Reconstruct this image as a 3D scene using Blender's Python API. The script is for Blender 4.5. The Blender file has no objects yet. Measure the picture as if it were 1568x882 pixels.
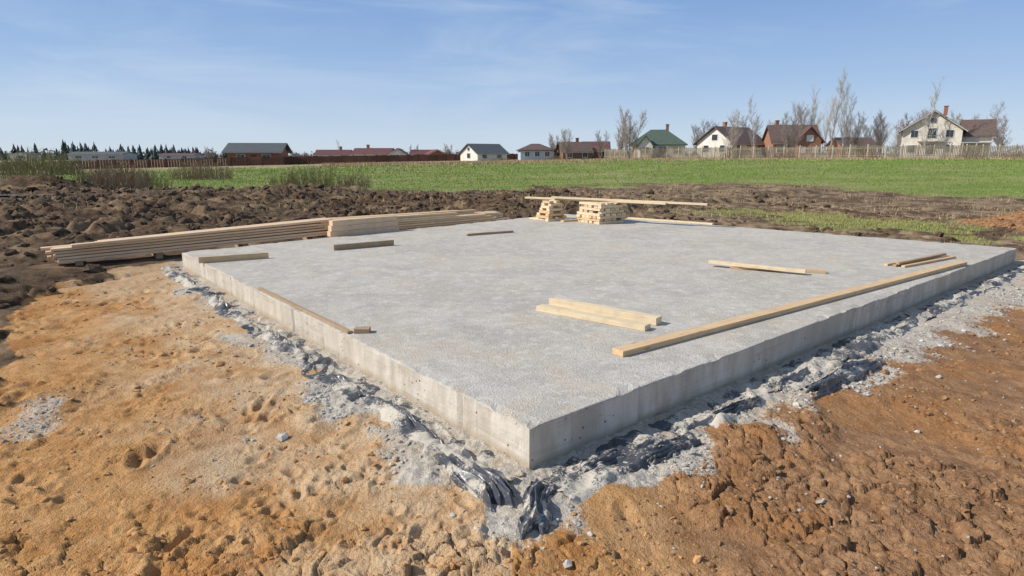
import bpy, bmesh, math, random
import numpy as np
from mathutils import Vector, Matrix
random.seed(7); rng=np.random.default_rng(11)
scene=bpy.context.scene
scene.view_settings.view_transform='Standard'
scene.view_settings.look='None'
scene.view_settings.exposure=0
COL=scene.collection

# ------------------------------------------------------------------ noise
def hsh(xi,yi,seed):
    h=(xi*374761393+yi*668265263+seed*1442695)&0xffffffff
    h=((h^(h>>13))*1274126177)&0xffffffff
    h=h^(h>>16)
    h=((h^(h>>11))*1103515245)&0xffffffff
    return (h^(h>>15))
def perlin(x,y,seed=0):
    xi=np.floor(x).astype(np.int64); yi=np.floor(y).astype(np.int64)
    fx=x-xi; fy=y-yi
    u=fx*fx*fx*(fx*(fx*6-15)+10); v=fy*fy*fy*(fy*(fy*6-15)+10)
    def g(ix,iy,dx,dy):
        a=hsh(ix,iy,seed)/4294967296.0*2*np.pi
        return np.cos(a)*dx+np.sin(a)*dy
    n00=g(xi,yi,fx,fy); n10=g(xi+1,yi,fx-1,fy)
    n01=g(xi,yi+1,fx,fy-1); n11=g(xi+1,yi+1,fx-1,fy-1)
    return ((n00*(1-u)+n10*u)*(1-v)+(n01*(1-u)+n11*u)*v)*1.5
def fbm(x,y,o=4,seed=0):
    s=0;a=1.0;f=1.0
    for i in range(o):
        s=s+a*perlin(x*f+i*17.3,y*f-i*9.1,seed+i); a*=.5; f*=2.03
    return s/1.6
def worley(x,y,seed=0):
    xi=np.floor(x).astype(np.int64); yi=np.floor(y).astype(np.int64)
    f1=np.full(x.shape,9.0); f2=np.full(x.shape,9.0); rid=np.zeros(x.shape)
    for i in(-1,0,1):
        for j in(-1,0,1):
            cx=xi+i; cy=yi+j
            px=cx+hsh(cx,cy,seed)/4294967296.0; h2=hsh(cx,cy,seed+5)/4294967296.0; py=cy+h2
            d=np.sqrt((px-x)**2+(py-y)**2)
            c=d<f1
            f2=np.where(c,f1,np.minimum(f2,d)); f1=np.where(c,d,f1); rid=np.where(c,h2,rid)
    return f1,f2,rid
def ss(t):
    t=np.clip(t,0,1); return t*t*(3-2*t)

# ------------------------------------------------------------------ layout
TOP=0.31
N=np.array([0.12,3.96]); R=np.array([10.17,12.37]); F=np.array([1.70,19.90]); L=np.array([-6.38,11.85])
def edged(x,y,A,B):
    d=(B-A)/np.linalg.norm(B-A); return (x-A[0])*d[1]-(y-A[1])*d[0]
def dists(x,y):
    return edged(x,y,N,R),edged(x,y,R,F),edged(x,y,F,L),edged(x,y,L,N)
def segd(x,y,a,b):
    dx,dy=b[0]-a[0],b[1]-a[1]; t=np.clip(((x-a[0])*dx+(y-a[1])*dy)/(dx*dx+dy*dy),0,1)
    return np.hypot(x-a[0]-t*dx,y-a[1]-t*dy)

def masks(x,y):
    dNR,dRF,dFL,dLN=dists(x,y)
    sd=np.maximum(np.maximum(dNR,dRF),np.maximum(dFL,dLN))
    front=np.maximum(dNR,dLN); back=np.maximum(dRF,dFL)
    rN=np.hypot(x-N[0],y-N[1])
    n1=fbm(x*1.6,y*1.6,4,3); n2=fbm(x*.5,y*.5,4,21); n3=fbm(x*.16,y*.16,4,31)
    w=np.where(dNR>dLN,.50+.062*rN,.66-.036*rN)
    grav=ss((w+n1*.6-front)/.34+.5)*(back<.9)
    grav=np.maximum(grav,.55*ss((.58-np.hypot((x+4.15)/.65,(y-5.0)/.75)+n1*.8)/.5))
    xb=np.interp(y,[0,4,5.5,7,9.5,11,13,14],[-3.95,-4.0,-4.9,-6.1,-7.7,-7.9,-7.2,-6.0])
    dark1=ss((xb-x+n1*.7+n2*.6)/.35+.5)
    dark2=ss((back-.25+n1*.25)/.3)
    ex=ss((x-11.6+n2)/1.0)*ss((15.0-y+n2*1.2)/1.5)
    mound=ss((2.9-np.hypot(x-16.1,(y-17.6)*1.1)+n1*.6)/.5)
    ex=np.maximum(ex,mound)
    dark=np.maximum(dark1,dark2*(1-ex))*(1-grav*(back<0.0))
    yb=np.interp(x,[-45,-32,-22,-12,0,12,19,22,27,60],[60,46,36,37,40,46,41,33,29,31])
    grass=ss((y-yb+n3*9+n2*3.5)/2.5+.5)
    px=x-10.7; py=y-19.9
    a=px*.50-py*.866; b=px*.866+py*.50
    patch=ss((1-np.sqrt((a/5.4)**2+(b/2.3)**2)+n2*.9+n1*.45)/.35)*(1-mound)*(x<20)
    dry=ss((y-95+n3*20)/18)
    dryspots=ss((n3-.12)/.2)*.6+ss((n2-.18)/.2)*.4
    pale=ss((2.4-front+n1*1.2+n2*1.2)/1.9)*(x<0)*(dark<.5)+.2*ss(n2*2+.1)
    pale=np.where(dark>.5,ss((x-1)/5)*ss(.55+n1*1.4+n2*1.2)+.25*ss(n2*3)*(y>20),pale)
    wet=np.where(mound>.3,.75,ss((x-0.5+n1*.4)/1.2)*.92+.25*ss(n2*2.2+.1))
    return dict(dNR=dNR,dRF=dRF,dFL=dFL,dLN=dLN,sd=sd,front=front,back=back,rN=rN,n1=n1,n2=n2,n3=n3,
        grav=grav,dark=dark,grass=grass,patch=patch,dry=dry,dryspots=dryspots,pale=pale,wet=wet,mound=mound)

def H(x,y,m=None):
    x=np.asarray(x,float); y=np.asarray(y,float)
    if m is None: m=masks(x,y)
    r=np.hypot(x,y)
    a=x/np.maximum(y,1)
    far=np.interp(a,[-2,-.83,-.4,0,.2,.6,2],[-1.2,-.95,0,.8,1.3,1.42,1.42])
    z=far*ss((r-28)/85)
    fade=1-ss((r-12)/45)
    fine=1-ss((r-6)/14)
    soil=(1-m['dark'])*(1-m['grav'])*(1-m['grass'])*(1-m['patch'])
    wx=x+.12*perlin(x*2.1,y*2.1,50); wy=y+.12*perlin(x*2.1+9,y*2.1,51)
    f1,f2,fi=worley(wx*2.9,wy*2.0,61)
    dent=-.060*ss(1-f1/.25)*(fi>.4)+.022*ss(1-np.abs(f1-.34)/.13)*(fi>.4)
    g1,g2,gi=worley(wx*5.3,wy*4.4,62)
    dent2=-.032*ss(1-g1/.30)*(gi>.4)+.012*ss(1-np.abs(g1-.38)/.12)*(gi>.4)
    h1,h2_,hi=worley(wx*9.5,wy*8.4,68)
    dent2=dent2-.016*ss(1-h1/.32)*(hi>.4)
    leftm=ss((1.2-x)/1.5)
    msk=ss((fbm(x*.7,y*.7,3,71)+.10)/.35)
    msk2=ss((fbm(x*1.0+7,y*1.0,3,70)+.22)/.3)
    sand=(dent*msk+dent2*msk2)*(.20+.80*leftm)+.05*fbm(x*.8,y*.8,3,72)+.016*fbm(x*7,y*7,3,73)*fine*(.4+.9*msk2)
    c1,c2,ci=worley(x*5.5+.25*perlin(x*9,y*9,53),y*5.5,63)
    e1,e2,ei=worley(x*13,y*13+.2*perlin(x*20,y*20,55),64)
    cl=ss((fbm(x*.8+4,y*.8,3,74)+.20+.35*ss((4.6-y)/1.2)*ss((x-1.2)/.8))/.25)*ss((x-.6)/.8)*(.25+.75*ss((5.4-y)/1.0))
    clm2=ss((fbm(x*1.3+14,y*1.3,3,75)-.08)/.25)*.4+.6*ss((3.7-y)/.7)
    clodh=(.050*(.3+ci)*ss((c2-c1)/.12)+.022*ei*ss((e2-e1)/.20))
    sand=sand+clodh*np.maximum(cl,np.clip(clm2,0,1)*leftm)*fine
    z=z+soil*fade*sand
    k1,k2,ki=worley(x*1.5+.3*perlin(x*2,y*2,56),y*1.5,65)
    l1,l2,li=worley(x*4.1,y*4.1+.2*perlin(x*5,y*5,57),66)
    q1,q2,qi=worley(x*10,y*10,67)
    hv=.35+.9*ss(fbm(x*.35+3,y*.35,3,91)+.45)
    dk=.12*fbm(x*.45,y*.45,3,76)+(.22*ki*ss((k2-k1)/.35)+.11*li*ss((l2-l1)/.3))*hv+.035*qi*ss((q2-q1)/.3)*fine-.08
    dfade=1-ss((r-30)/40)
    near=.55+.45*ss((y-12.5)/3)
    z=z+m['dark']*(1-m['grass'])*(1-.8*m['patch'])*dk*dfade*(.40+.60*ss((8-x)/6))*near
    z=z+m['dark']*dfade*(.30+.25*m['n2'])*ss((-x-7.5)/3)*ss((y-13.5)/3)*(1-m['grass'])
    z=z+.20*ss((m['dFL']-.1)/.6)*(1-ss((m['dFL']-5)/4))*(y<40)*ss((y-11.5)/2)
    z=z+.08*ss((m['dRF']-.1)/.6)*(1-ss((m['dRF']-6)/4))
    z=z+.22*ss((y-23)/3)*(1-ss((y-31)/5))*ss((6-x)/5)*(1-m['grass'])*ss((fbm(x*.3,y*.3,2,90)+.5))
    sdist=np.minimum(segd(x,y,(-9.3,10.8),(-4.4,14.9)),segd(x,y,(-4.4,14.9),(.3,19.2)))
    k=1-ss((sdist-.45)/.7); z=z*(1-k)+k*(.09+.02*m['n1'])
    z=z+(.72+.25*m['n1']+.1*m['n2'])*np.exp(-(((x-16.4)/1.9)**2+((y-17.8)/2.0)**2))
    z=z+(.9+.3*m['n1'])*np.exp(-(((x+24.5)/2.4)**2+((y-32.5)/2.2)**2))
    z=z+(.5+.2*m['n1'])*np.exp(-(((x+30.5)/3.4)**2+((y-36)/2.2)**2))
    z=z+m['grav']*(1-m['grass'])*(.024*fbm(x*3.5,y*3.5,3,77)+.014*perlin(x*17,y*17,78)*fine)*fade
    z=z+.05*m['grav']*ss((m['front']-.30)/.3)*ss((fbm(x*1.1,y*1.1,2,79)+.3))*(m['back']<.5)
    z=z-.09*ss(m['front']/1.6)*(m['back']<0)*(m['front']>0)
    z=z+.04*fbm(x*.35,y*.35,4,80)*m['grass']*fade
    z=np.where(m['sd']<-.12,-.06,z)
    return z
def hz(x,y): return float(H(np.array([x]),np.array([y]))[0])

# ------------------------------------------------------------------ node helpers
class NT:
    def __init__(s,name,mat=True):
        s.m=bpy.data.materials.new(name); s.m.use_nodes=True; s.t=s.m.node_tree
        s.b=s.t.nodes['Principled BSDF']
        s.b.inputs['Specular IOR Level'].default_value=.25
    def n(s,ty,**k):
        nd=s.t.nodes.new(ty)
        for a,b in k.items(): setattr(nd,a,b)
        return nd
    def l(s,a,b): s.t.links.new(a,b)
    def setv(s,inp,v):
        if isinstance(v,bpy.types.NodeSocket): s.l(v,inp)
        elif isinstance(v,(tuple,list)) and len(v)==3 and inp.type=='RGBA': inp.default_value=(*v,1)
        else: inp.default_value=v
    def coord(s,kind='Object',scale=(1,1,1)):
        c=s.n('ShaderNodeTexCoord'); mp=s.n('ShaderNodeMapping'); s.l(c.outputs[kind],mp.inputs['Vector'])
        mp.inputs['Scale'].default_value=scale; return mp.outputs[0]
    def noise(s,v,scale,detail=4,rough=.55,dist=0,col=False):
        n=s.n('ShaderNodeTexNoise'); s.l(v,n.inputs['Vector'])
        n.inputs['Scale'].default_value=scale; n.inputs['Detail'].default_value=detail
        n.inputs['Roughness'].default_value=rough; n.inputs['Distortion'].default_value=dist
        return n.outputs[1 if col else 0]
    def vor(s,v,scale,feature='F1',out='Distance'):
        n=s.n('ShaderNodeTexVoronoi'); n.feature=feature; s.l(v,n.inputs['Vector']); n.inputs['Scale'].default_value=scale
        return n.outputs[out]
    def mix(s,f,a,b,mode='MIX'):
        n=s.n('ShaderNodeMix',data_type='RGBA',blend_type=mode)
        s.setv(n.inputs[0],f); s.setv(n.inputs[6],a); s.setv(n.inputs[7],b); return n.outputs[2]
    def mr(s,v,a,b,c=0.0,d=1.0):
        n=s.n('ShaderNodeMapRange'); n.interpolation_type='SMOOTHSTEP'; s.l(v,n.inputs[0])
        for i,q in enumerate((a,b,c,d)): n.inputs[i+1].default_value=q
        return n.outputs[0]
    def ma(s,op,a,b=0.0):
        n=s.n('ShaderNodeMath',operation=op); s.setv(n.inputs[0],a); s.setv(n.inputs[1],b); return n.outputs[0]
    def bump(s,h,dist=.01,st=1.0,prev=None):
        n=s.n('ShaderNodeBump'); s.l(h,n.inputs['Height']); n.inputs['Distance'].default_value=dist; n.inputs['Strength'].default_value=st
        if prev: s.l(prev,n.inputs['Normal'])
        return n.outputs[0]
    def fin(s,col,rough=.9,bump=None):
        s.setv(s.b.inputs['Base Color'],col); s.setv(s.b.inputs['Roughness'],rough)
        if bump: s.l(bump,s.b.inputs['Normal'])
        return s.m

def simple(name,col,rough=.8,var=.25,scale=3.0,bd=0.0,bs=20):
    t=NT(name); v=t.coord()
    nz=t.noise(v,scale,3)
    dk=tuple(c*(1-var) for c in col); lt=tuple(min(1,c*(1+var)) for c in col)
    c=t.mix(t.mr(nz,.3,.7),dk,lt)
    bp=None
    if bd: bp=t.bump(t.noise(v,bs,3),bd)
    return t.fin(c,rough,bp)

def mat_ground():
    t=NT('ground_soil'); v=t.coord()
    z=t.n('ShaderNodeVertexColor',layer_name='zone'); w=t.n('ShaderNodeVertexColor',layer_name='tone')
    sz=t.n('ShaderNodeSeparateColor'); t.l(z.outputs['Color'],sz.inputs[0])
    sw=t.n('ShaderNodeSeparateColor'); t.l(w.outputs['Color'],sw.inputs[0])
    big=t.noise(v,.9,4,.6); med=t.noise(v,5,5,.65); fin=t.noise(v,38,3,.7); vf=t.noise(v,150,2,.7)
    s=t.mix(t.mr(med,.3,.72),(.44,.215,.072),(.60,.345,.145))
    s=t.mix(t.mr(big,.50,.66,0,.75),s,(.42,.175,.045))
    s=t.mix(t.mr(t.noise(v,.55,5,.65),.50,.62,0,.6),s,(.36,.165,.06))
    s=t.mix(t.ma('MULTIPLY',sw.outputs[0],t.mr(med,.25,.65,.35,.95)),s,(.62,.465,.295))
    br=t.mix(t.mr(med,.3,.7),(.235,.122,.060),(.40,.230,.120))
    br=t.mix(t.mr(big,.48,.66,0,.7),br,(.38,.180,.066))
    s=t.mix(sw.outputs[1],s,br)
    s=t.mix(t.mr(fin,.50,.78,0,.30),s,(.66,.49,.32))
    s=t.mix(t.mr(fin,.44,.28,0,.45),s,(.21,.10,.036))
    vc=t.vor(v,42,'F1','Color'); sc=t.n('ShaderNodeSeparateColor'); t.l(vc,sc.inputs[0])
    g=t.mix(sc.outputs[0],(.36,.325,.28),(.58,.53,.46))
    g=t.mix(t.mr(med,.38,.58,0,.8),g,(.58,.52,.43))
    g=t.mix(t.mr(big,.46,.64,0,.55),g,(.49,.36,.225))
    d=t.mix(t.mr(med,.32,.68),(.050,.032,.020),(.155,.102,.060))
    d=t.mix(t.mr(big,.50,.66,0,.8),d,(.29,.195,.115))
    d=t.mix(t.ma('MULTIPLY',sw.outputs[0],t.mr(t.noise(v,2.2,5,.7),.40,.58,.15,.9)),d,(.36,.265,.165))
    d=t.mix(t.mr(fin,.5,.75,0,.45),d,(.30,.21,.13))
    gr=t.mix(t.mr(med,.3,.7),(.115,.175,.035),(.235,.290,.075))
    sc2=t.coord('Object',(.09,.28,1)); st=t.noise(sc2,1.0,5,.6)
    gr=t.mix(t.mr(st,.45,.65,0,.65),gr,(.31,.29,.12))
    gr=t.mix(t.ma('MULTIPLY',sw.outputs[2],.95),gr,t.mix(t.mr(med,.3,.7),(.29,.23,.12),(.44,.36,.21)))
    def brk(m,amt=.35):
        a=t.ma('ADD',m,t.ma('MULTIPLY',t.ma('SUBTRACT',fin,.5),amt*2))
        return t.mr(a,.3,.7)
    c=t.mix(brk(sz.outputs[0],1.1),s,g)
    c=t.mix(brk(sz.outputs[1],.3),c,d)
    c=t.mix(brk(sz.outputs[2],.7),c,gr)
    hgt=t.ma('ADD',t.ma('MULTIPLY',fin,.8),t.ma('MULTIPLY',vf,.3))
    b=t.bump(hgt,.030,1.0)
    t.b.inputs['Specular IOR Level'].default_value=.12
    return t.fin(c,.95,b)

def mat_concrete(side=False):
    t=NT('concrete_side' if side else 'concrete_top'); v=t.coord()
    big=t.noise(v,.45,5,.6); med=t.noise(v,2.6,6,.65); fin=t.noise(v,45,3,.7); sp=t.noise(v,130,2,.6)
    if not side:
        c=t.mix(t.mr(med,.35,.65),(.435,.400,.345),(.545,.510,.450))
        c=t.mix(t.mr(big,.42,.62,0,.5),c,(.535,.485,.400))
        st=t.noise(v,1.15,6,.7,.6)
        c=t.mix(t.mr(st,.50,.63,0,.5),c,(.54,.445,.32))
        c=t.mix(t.mr(t.noise(v,.8,6,.75),.49,.60,0,.5),c,(.37,.345,.30))
        c=t.mix(t.mr(t.noise(v,7,5,.8),.52,.62,0,.5),c,(.68,.64,.575))
        c=t.mix(t.mr(t.noise(v,14,4,.8),.46,.36,0,.35),c,(.33,.30,.25))
        c=t.mix(t.mr(sp,.53,.70,0,.6),c,(.76,.73,.67))
        c=t.mix(t.mr(fin,.44,.30,0,.75),c,(.22,.20,.165))
        h=t.ma('ADD',fin,t.ma('MULTIPLY',sp,.6)); h=t.ma('ADD',h,t.ma('MULTIPLY',med,1.2))
        b=t.bump(h,.013,.8)
    else:
        vs=t.coord('Object',(1,1,.22)); vert=t.noise(vs,5,5,.65)
        c=t.mix(t.mr(vert,.35,.65),(.46,.405,.325),(.66,.61,.53))
        c=t.mix(t.mr(big,.45,.65,0,.5),c,(.52,.43,.31))
        pv=t.vor(t.coord('Object',(.9,.9,.01)),1.0,'F1','Color'); ps=t.n('ShaderNodeSeparateColor'); t.l(pv,ps.inputs[0])
        c=t.mix(t.ma('MULTIPLY',ps.outputs[0],.5),c,(.48,.44,.375))
        hs=t.coord('Object',(.25,.25,5)); hh=t.noise(hs,3,4,.6)
        c=t.mix(t.mr(hh,.53,.70,0,.4),c,(.35,.30,.24))
        vv=t.vor(v,14,'F1','Distance')
        hole=t.ma('MULTIPLY',t.mr(vv,.18,.05),t.mr(t.noise(v,1.6,3),.48,.56))
        c=t.mix(hole,c,(.12,.10,.08))
        sep=t.n('ShaderNodeSeparateXYZ'); t.l(v,sep.inputs[0])
        c=t.mix(t.ma('MULTIPLY',t.mr(sep.outputs[2],.09,.0),.7),c,(.36,.28,.19))
        h=t.ma('ADD',t.ma('MULTIPLY',fin,.5),t.ma('SUBTRACT',vert,hole))
        b=t.bump(h,.012,.8)
    return t.fin(c,.9,b)

def mat_wood(name,lt,dk,grey=0.0):
    t=NT(name); v=t.coord('Object',(1.2,22,22)); v2=t.coord()
    g=t.noise(v,2.2,5,.6,.4); kn=t.vor(t.coord('Object',(2.2,9,9)),1.0)
    oi=t.n('ShaderNodeObjectInfo')
    c=t.mix(t.mr(g,.3,.7),dk,lt)
    c=t.mix(t.mr(kn,.16,.05,0,.7),c,(.22,.12,.05))
    c=t.mix(t.ma('MULTIPLY',oi.outputs['Random'],.40),c,tuple(a*.66 for a in lt))
    c=t.mix(t.mr(t.noise(v2,6,4),.5,.7,0,.3+grey),c,(.38,.33,.27))
    return t.fin(c,.75,t.bump(g,.004,.6))

def mat_foil():
    t=NT('dusty_black_foil'); v=t.coord()
    n=t.noise(v,2.3,6,.7); f=t.noise(v,60,3,.7); b_=t.noise(v,.8,2)
    k=t.ma('ADD',n,t.ma('MULTIPLY',t.ma('SUBTRACT',f,.5),.45)); k=t.ma('ADD',k,t.ma('MULTIPLY',t.ma('SUBTRACT',b_,.5),.35))
    m=t.mr(k,.45,.55)
    c=t.mix(m,t.mix(t.mr(n,.3,.45),(.028,.032,.040),(.070,.073,.080)),t.mix(f,(.40,.36,.295),(.60,.545,.455)))
    r=t.ma('ADD',.46,t.ma('MULTIPLY',m,.5))
    t.b.inputs['Specular IOR Level'].default_value=.35
    return t.fin(c,r,t.bump(t.noise(v,16,3,.5,1.0),.012,.5))
def mat_foil_clean():
    t=NT('black_foil'); v=t.coord(); n=t.noise(v,5,5,.7); f=t.noise(v,60,3,.7)
    m=t.mr(t.ma('ADD',n,t.ma('MULTIPLY',t.ma('SUBTRACT',f,.5),.4)),.53,.64)
    c=t.mix(m,t.mix(n,(.026,.030,.038),(.105,.108,.118)),(.50,.45,.37)); t.b.inputs['Specular IOR Level'].default_value=.5
    return t.fin(c,t.ma('ADD',.34,t.ma('MULTIPLY',m,.5)),t.bump(t.noise(v,14,2,.5,1.0),.010,.5))

def mat_stone(name,a,b):
    t=NT(name); v=t.coord()
    sc=t.n('ShaderNodeSeparateColor'); t.l(t.vor(v,22,'F1','Color'),sc.inputs[0])
    c=t.mix(sc.outputs[0],a,b); c=t.mix(t.mr(t.noise(v,60,2),.4,.7,0,.35),c,tuple(x*.6 for x in a))
    return t.fin(c,.92,t.bump(t.noise(v,90,2),.005,.8))

M_ground=mat_ground(); M_ct=mat_concrete(); M_cs=mat_concrete(True)
M_wood=mat_wood('pine_wood',(.74,.53,.31),(.58,.385,.20))
M_woodl=mat_wood('pine_wood_fresh',(.82,.68,.46),(.70,.53,.32))
M_woodd=mat_wood('pine_wood_weathered',(.48,.34,.20),(.32,.21,.12),.3)
M_woods=mat_wood('pine_wood_stacked',(.82,.60,.40),(.66,.45,.27))
M_foil=mat_foil(); M_foilc=mat_foil_clean()
M_grav=mat_stone('crushed_stone',(.31,.285,.25),(.60,.56,.49))
M_clodo=mat_stone('clay_clod',(.38,.185,.065),(.57,.33,.145))
M_clodr=mat_stone('brown_clod',(.22,.115,.055),(.40,.23,.115))
M_clodd=mat_stone('dark_clod',(.040,.027,.018),(.16,.105,.064))

# ------------------------------------------------------------------ mesh helpers
def link(o,parent=None):
    COL.objects.link(o)
    if parent: o.parent=parent
    return o
def np_mesh(name,V,Fc,mat,smooth=False,parent=None):
    me=bpy.data.meshes.new(name); k=Fc.shape[1]
    me.vertices.add(len(V)); me.vertices.foreach_set('co',np.ascontiguousarray(V,dtype=np.float32).ravel())
    me.loops.add(Fc.size); me.loops.foreach_set('vertex_index',np.ascontiguousarray(Fc,dtype=np.int32).ravel())
    me.polygons.add(len(Fc)); me.polygons.foreach_set('loop_start',np.arange(len(Fc),dtype=np.int32)*k)
    me.update(calc_edges=True)
    me.polygons.foreach_set('use_smooth',np.full(len(Fc),smooth,dtype=bool))
    me.materials.append(mat)
    return link(bpy.data.objects.new(name,me),parent)
def empty(name,loc=(0,0,0),rot=0):
    e=bpy.data.objects.new(name,None); e.location=loc; e.rotation_euler=(0,0,rot); e.empty_display_size=.3
    return link(e)
def pymesh(name,vs,fs,mat,parent=None,smooth=False):
    me=bpy.data.meshes.new(name); me.from_pydata(vs,[],fs); me.update(); me.materials.append(mat)
    if smooth:
        for p in me.polygons: p.use_smooth=True
    return link(bpy.data.objects.new(name,me),parent)
class MB:
    def __init__(s): s.v=[]; s.f=[]
    def box(s,c,d):
        x,y,z=c; a,b,h=[q/2 for q in d]; i=len(s.v)
        s.v+=[(x-a,y-b,z-h),(x+a,y-b,z-h),(x+a,y+b,z-h),(x-a,y+b,z-h),(x-a,y-b,z+h),(x+a,y-b,z+h),(x+a,y+b,z+h),(x-a,y+b,z+h)]
        s.f+=[(i,i+3,i+2,i+1),(i+4,i+5,i+6,i+7),(i,i+1,i+5,i+4),(i+1,i+2,i+6,i+5),(i+2,i+3,i+7,i+6),(i+3,i,i+4,i+7)]
    def prism(s,pts,vec):
        i=len(s.v); n=len(pts); s.v+=[tuple(p) for p in pts]+[tuple(p[k]+vec[k] for k in range(3)) for p in pts]
        s.f.append(tuple(range(i,i+n))); s.f.append(tuple(range(i+2*n-1,i+n-1,-1)))
        for k in range(n): s.f.append((i+k,i+(k+1)%n,i+n+(k+1)%n,i+n+k))
    def make(s,name,mat,parent=None):
        o=pymesh(name,s.v,s.f,mat,parent)
        bm=bmesh.new(); bm.from_mesh(o.data); bmesh.ops.recalc_face_normals(bm,faces=bm.faces); bm.to_mesh(o.data); bm.free()
        return o

# ------------------------------------------------------------------ ground
rr=np.concatenate([np.geomspace(.6,1.9,30,endpoint=False),np.geomspace(1.9,32,760,endpoint=False),np.geomspace(32,5000,200)])
th=np.radians(np.linspace(-74,74,960))
RR,TH=np.meshgrid(rr,th,indexing='ij')
X=(RR*np.sin(TH)).ravel(); Y=(RR*np.cos(TH)).ravel()
m=masks(X,Y); Z=H(X,Y,m)
nr,nc=RR.shape
idx=np.arange(nr*nc).reshape(nr,nc)
Fc=np.stack([idx[:-1,:-1],idx[:-1,1:],idx[1:,1:],idx[1:,:-1]],-1).reshape(-1,4)[:,::-1]
ground=np_mesh('ground',np.stack([X,Y,Z],-1),Fc,M_ground,True)
def setcol(me,name,r,g,b):
    at=me.color_attributes.new(name=name,type='FLOAT_COLOR',domain='POINT')
    a=np.stack([r,g,b,np.ones_like(r)],-1).astype(np.float32); at.data.foreach_set('color',np.clip(a,0,1).ravel())
setcol(ground.data,'zone',m['grav'],m['dark'],np.maximum(m['grass'],m['patch']*.8))
setcol(ground.data,'tone',m['pale'],m['wet'],np.clip(np.maximum(m['dry'],m['dryspots']*.6)+m['patch']*.35,0,1))

# ------------------------------------------------------------------ concrete slab
def slab():
    cor=[N,R,F,L]; sides=[]; 
    for q in range(4):
        A,B=cor[q],cor[(q+1)%4]; le=np.linalg.norm(B-A); d=(B-A)/le; sides.append((A,B,le,d,np.array([d[1],-d[0]])))
    def inset(t):
        out=[]
        for q in range(4):
            A0,_,_,d0,n0=sides[q-1]; A1,_,_,d1_,n1_=sides[q]
            M_=np.array([n0,n1_]); b=np.array([n0@(A0+n0*t),n1_@(A1+n1_*t)]); out.append(np.linalg.solve(M_,b))
        return out
    fr=[];O=[];sidx=[];NN=[];S=[]
    tot=0
    for q,(A,B,le,d,nn) in enumerate(sides):
        n=int(le/.03); rp=random.Random(q+1); br=[];s=0
        while s<le: s+=rp.choice([.9,1.2,1.5,1.1]); br.append((s,rp.uniform(-.008,.008)))
        for i in range(n):
            s=i/n*le; o=next(w for b,w in br if b>s)
            if min(abs(b-s) for b,w in br)<.02: o-=.009
            k=min(1,min(s,le-s)/.12)
            fr.append(i/n); O.append(o*k); sidx.append(q); NN.append(nn*k); S.append(tot+s)
        tot+=le
    fr=np.array(fr);O=np.array(O);sidx=np.array(sidx);NN=np.array(NN);s=np.array(S); n=len(fr)
    lev=[(-.10,0,0),(.0,0,.004),(.06,0,.004),(.13,0,.004),(.20,0,.003),(.27,0,.003),(TOP-.012,0,.003),(TOP-.003,-.004,.003),(TOP,-.016,.004),(TOP,-.10,.0)]
    V=[]
    for k,(z,ins,am) in enumerate(lev):
        C=np.array(inset(ins)); P=C[sidx]*(1-fr)[:,None]+C[(sidx+1)%4]*fr[:,None]
        nz=fbm(s*2.2,s*0+z*9,3,200)*am*2.2+perlin(s*9,s*0+z*22,201)*am
        zz=z+0*s
        if k in(6,7,8):
            chip=ss((perlin(s*3.3,s*0+.37,204)-.20)/.2)*.014; zz=zz+perlin(s*5,s*0+.5,203)*.002-.001-chip*(k>6)
        if k==8: zz=np.minimum(zz,TOP-.0005)
        if k==9: zz=s*0+TOP
        Q=P+NN*((O if k<9 else 0)+nz)[:,None]
        V.append(np.column_stack([Q,zz]))
    V=np.concatenate(V); fs=[]; mi=[]
    for k in range(len(lev)-1):
        for i in range(n):
            j=(i+1)%n; fs.append((k*n+i,k*n+j,(k+1)*n+j,(k+1)*n+i)); mi.append(0 if k<6 else 1)
    c=(N+R+F+L)/4; V=np.vstack([V,[[c[0],c[1],TOP]]]); ci=len(V)-1; b0=(len(lev)-1)*n
    for i in range(n): fs.append((b0+i,b0+(i+1)%n,ci)); mi.append(1)
    o=pymesh('concrete_foundation_slab',[tuple(v) for v in V],fs,M_cs); o.data.materials.append(M_ct)
    for p,q in zip(o.data.polygons,mi): p.material_index=q
slab()

# ------------------------------------------------------------------ boards
def board(name,p0,p1,z0,z1,w,t,mat,parent=None,roll=0):
    a=Vector((p0[0],p0[1],z0+t/2)); b=Vector((p1[0],p1[1],z1+t/2)); d=b-a; le=d.length
    bm=bmesh.new(); bmesh.ops.create_cube(bm,size=1)
    for v in bm.verts: v.co=Vector((v.co.x*le,v.co.y*w,v.co.z*t))
    bmesh.ops.subdivide_edges(bm,edges=[e for e in bm.edges if abs((e.verts[0].co-e.verts[1].co).x)>le*.5],cuts=6)
    sv=random.uniform(-.004,.004)*min(le,3); 
    for v in bm.verts:
        u=v.co.x/le*2; v.co.y+=sv*(1-u*u); v.co.z+=random.uniform(-.0012,.0012)
    sharp=[e for e in bm.edges if len(e.link_faces)==2 and e.calc_face_angle(0)>.8]
    bmesh.ops.bevel(bm,geom=sharp,offset=.003,segments=1,affect='EDGES')
    me=bpy.data.meshes.new(name); bm.to_mesh(me); bm.free(); me.materials.append(mat)
    o=bpy.data.objects.new(name,me)
    x=d.normalized(); y=Vector((0,0,1)).cross(x).normalized(); z=x.cross(y)
    Mx=Matrix((x,y,z)).transposed().to_4x4(); Mx.translation=(a+b)/2
    o.matrix_world=Mx@Matrix.Rotation(roll,4,'X'); link(o)
    if parent: o.parent=parent; o.matrix_parent_inverse=Matrix.Identity(4)
    return o
T=TOP+.001
board('wooden_beam',(.985,5.53),(7.70,10.45),T,T,.14,.055,M_wood)
board('wooden_beam',(.33,7.28),(1.45,6.38),T,T,.13,.060,M_woodl)
board('wooden_beam',(.50,7.56),(1.62,6.60),T,T,.13,.085,M_woodl)
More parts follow.
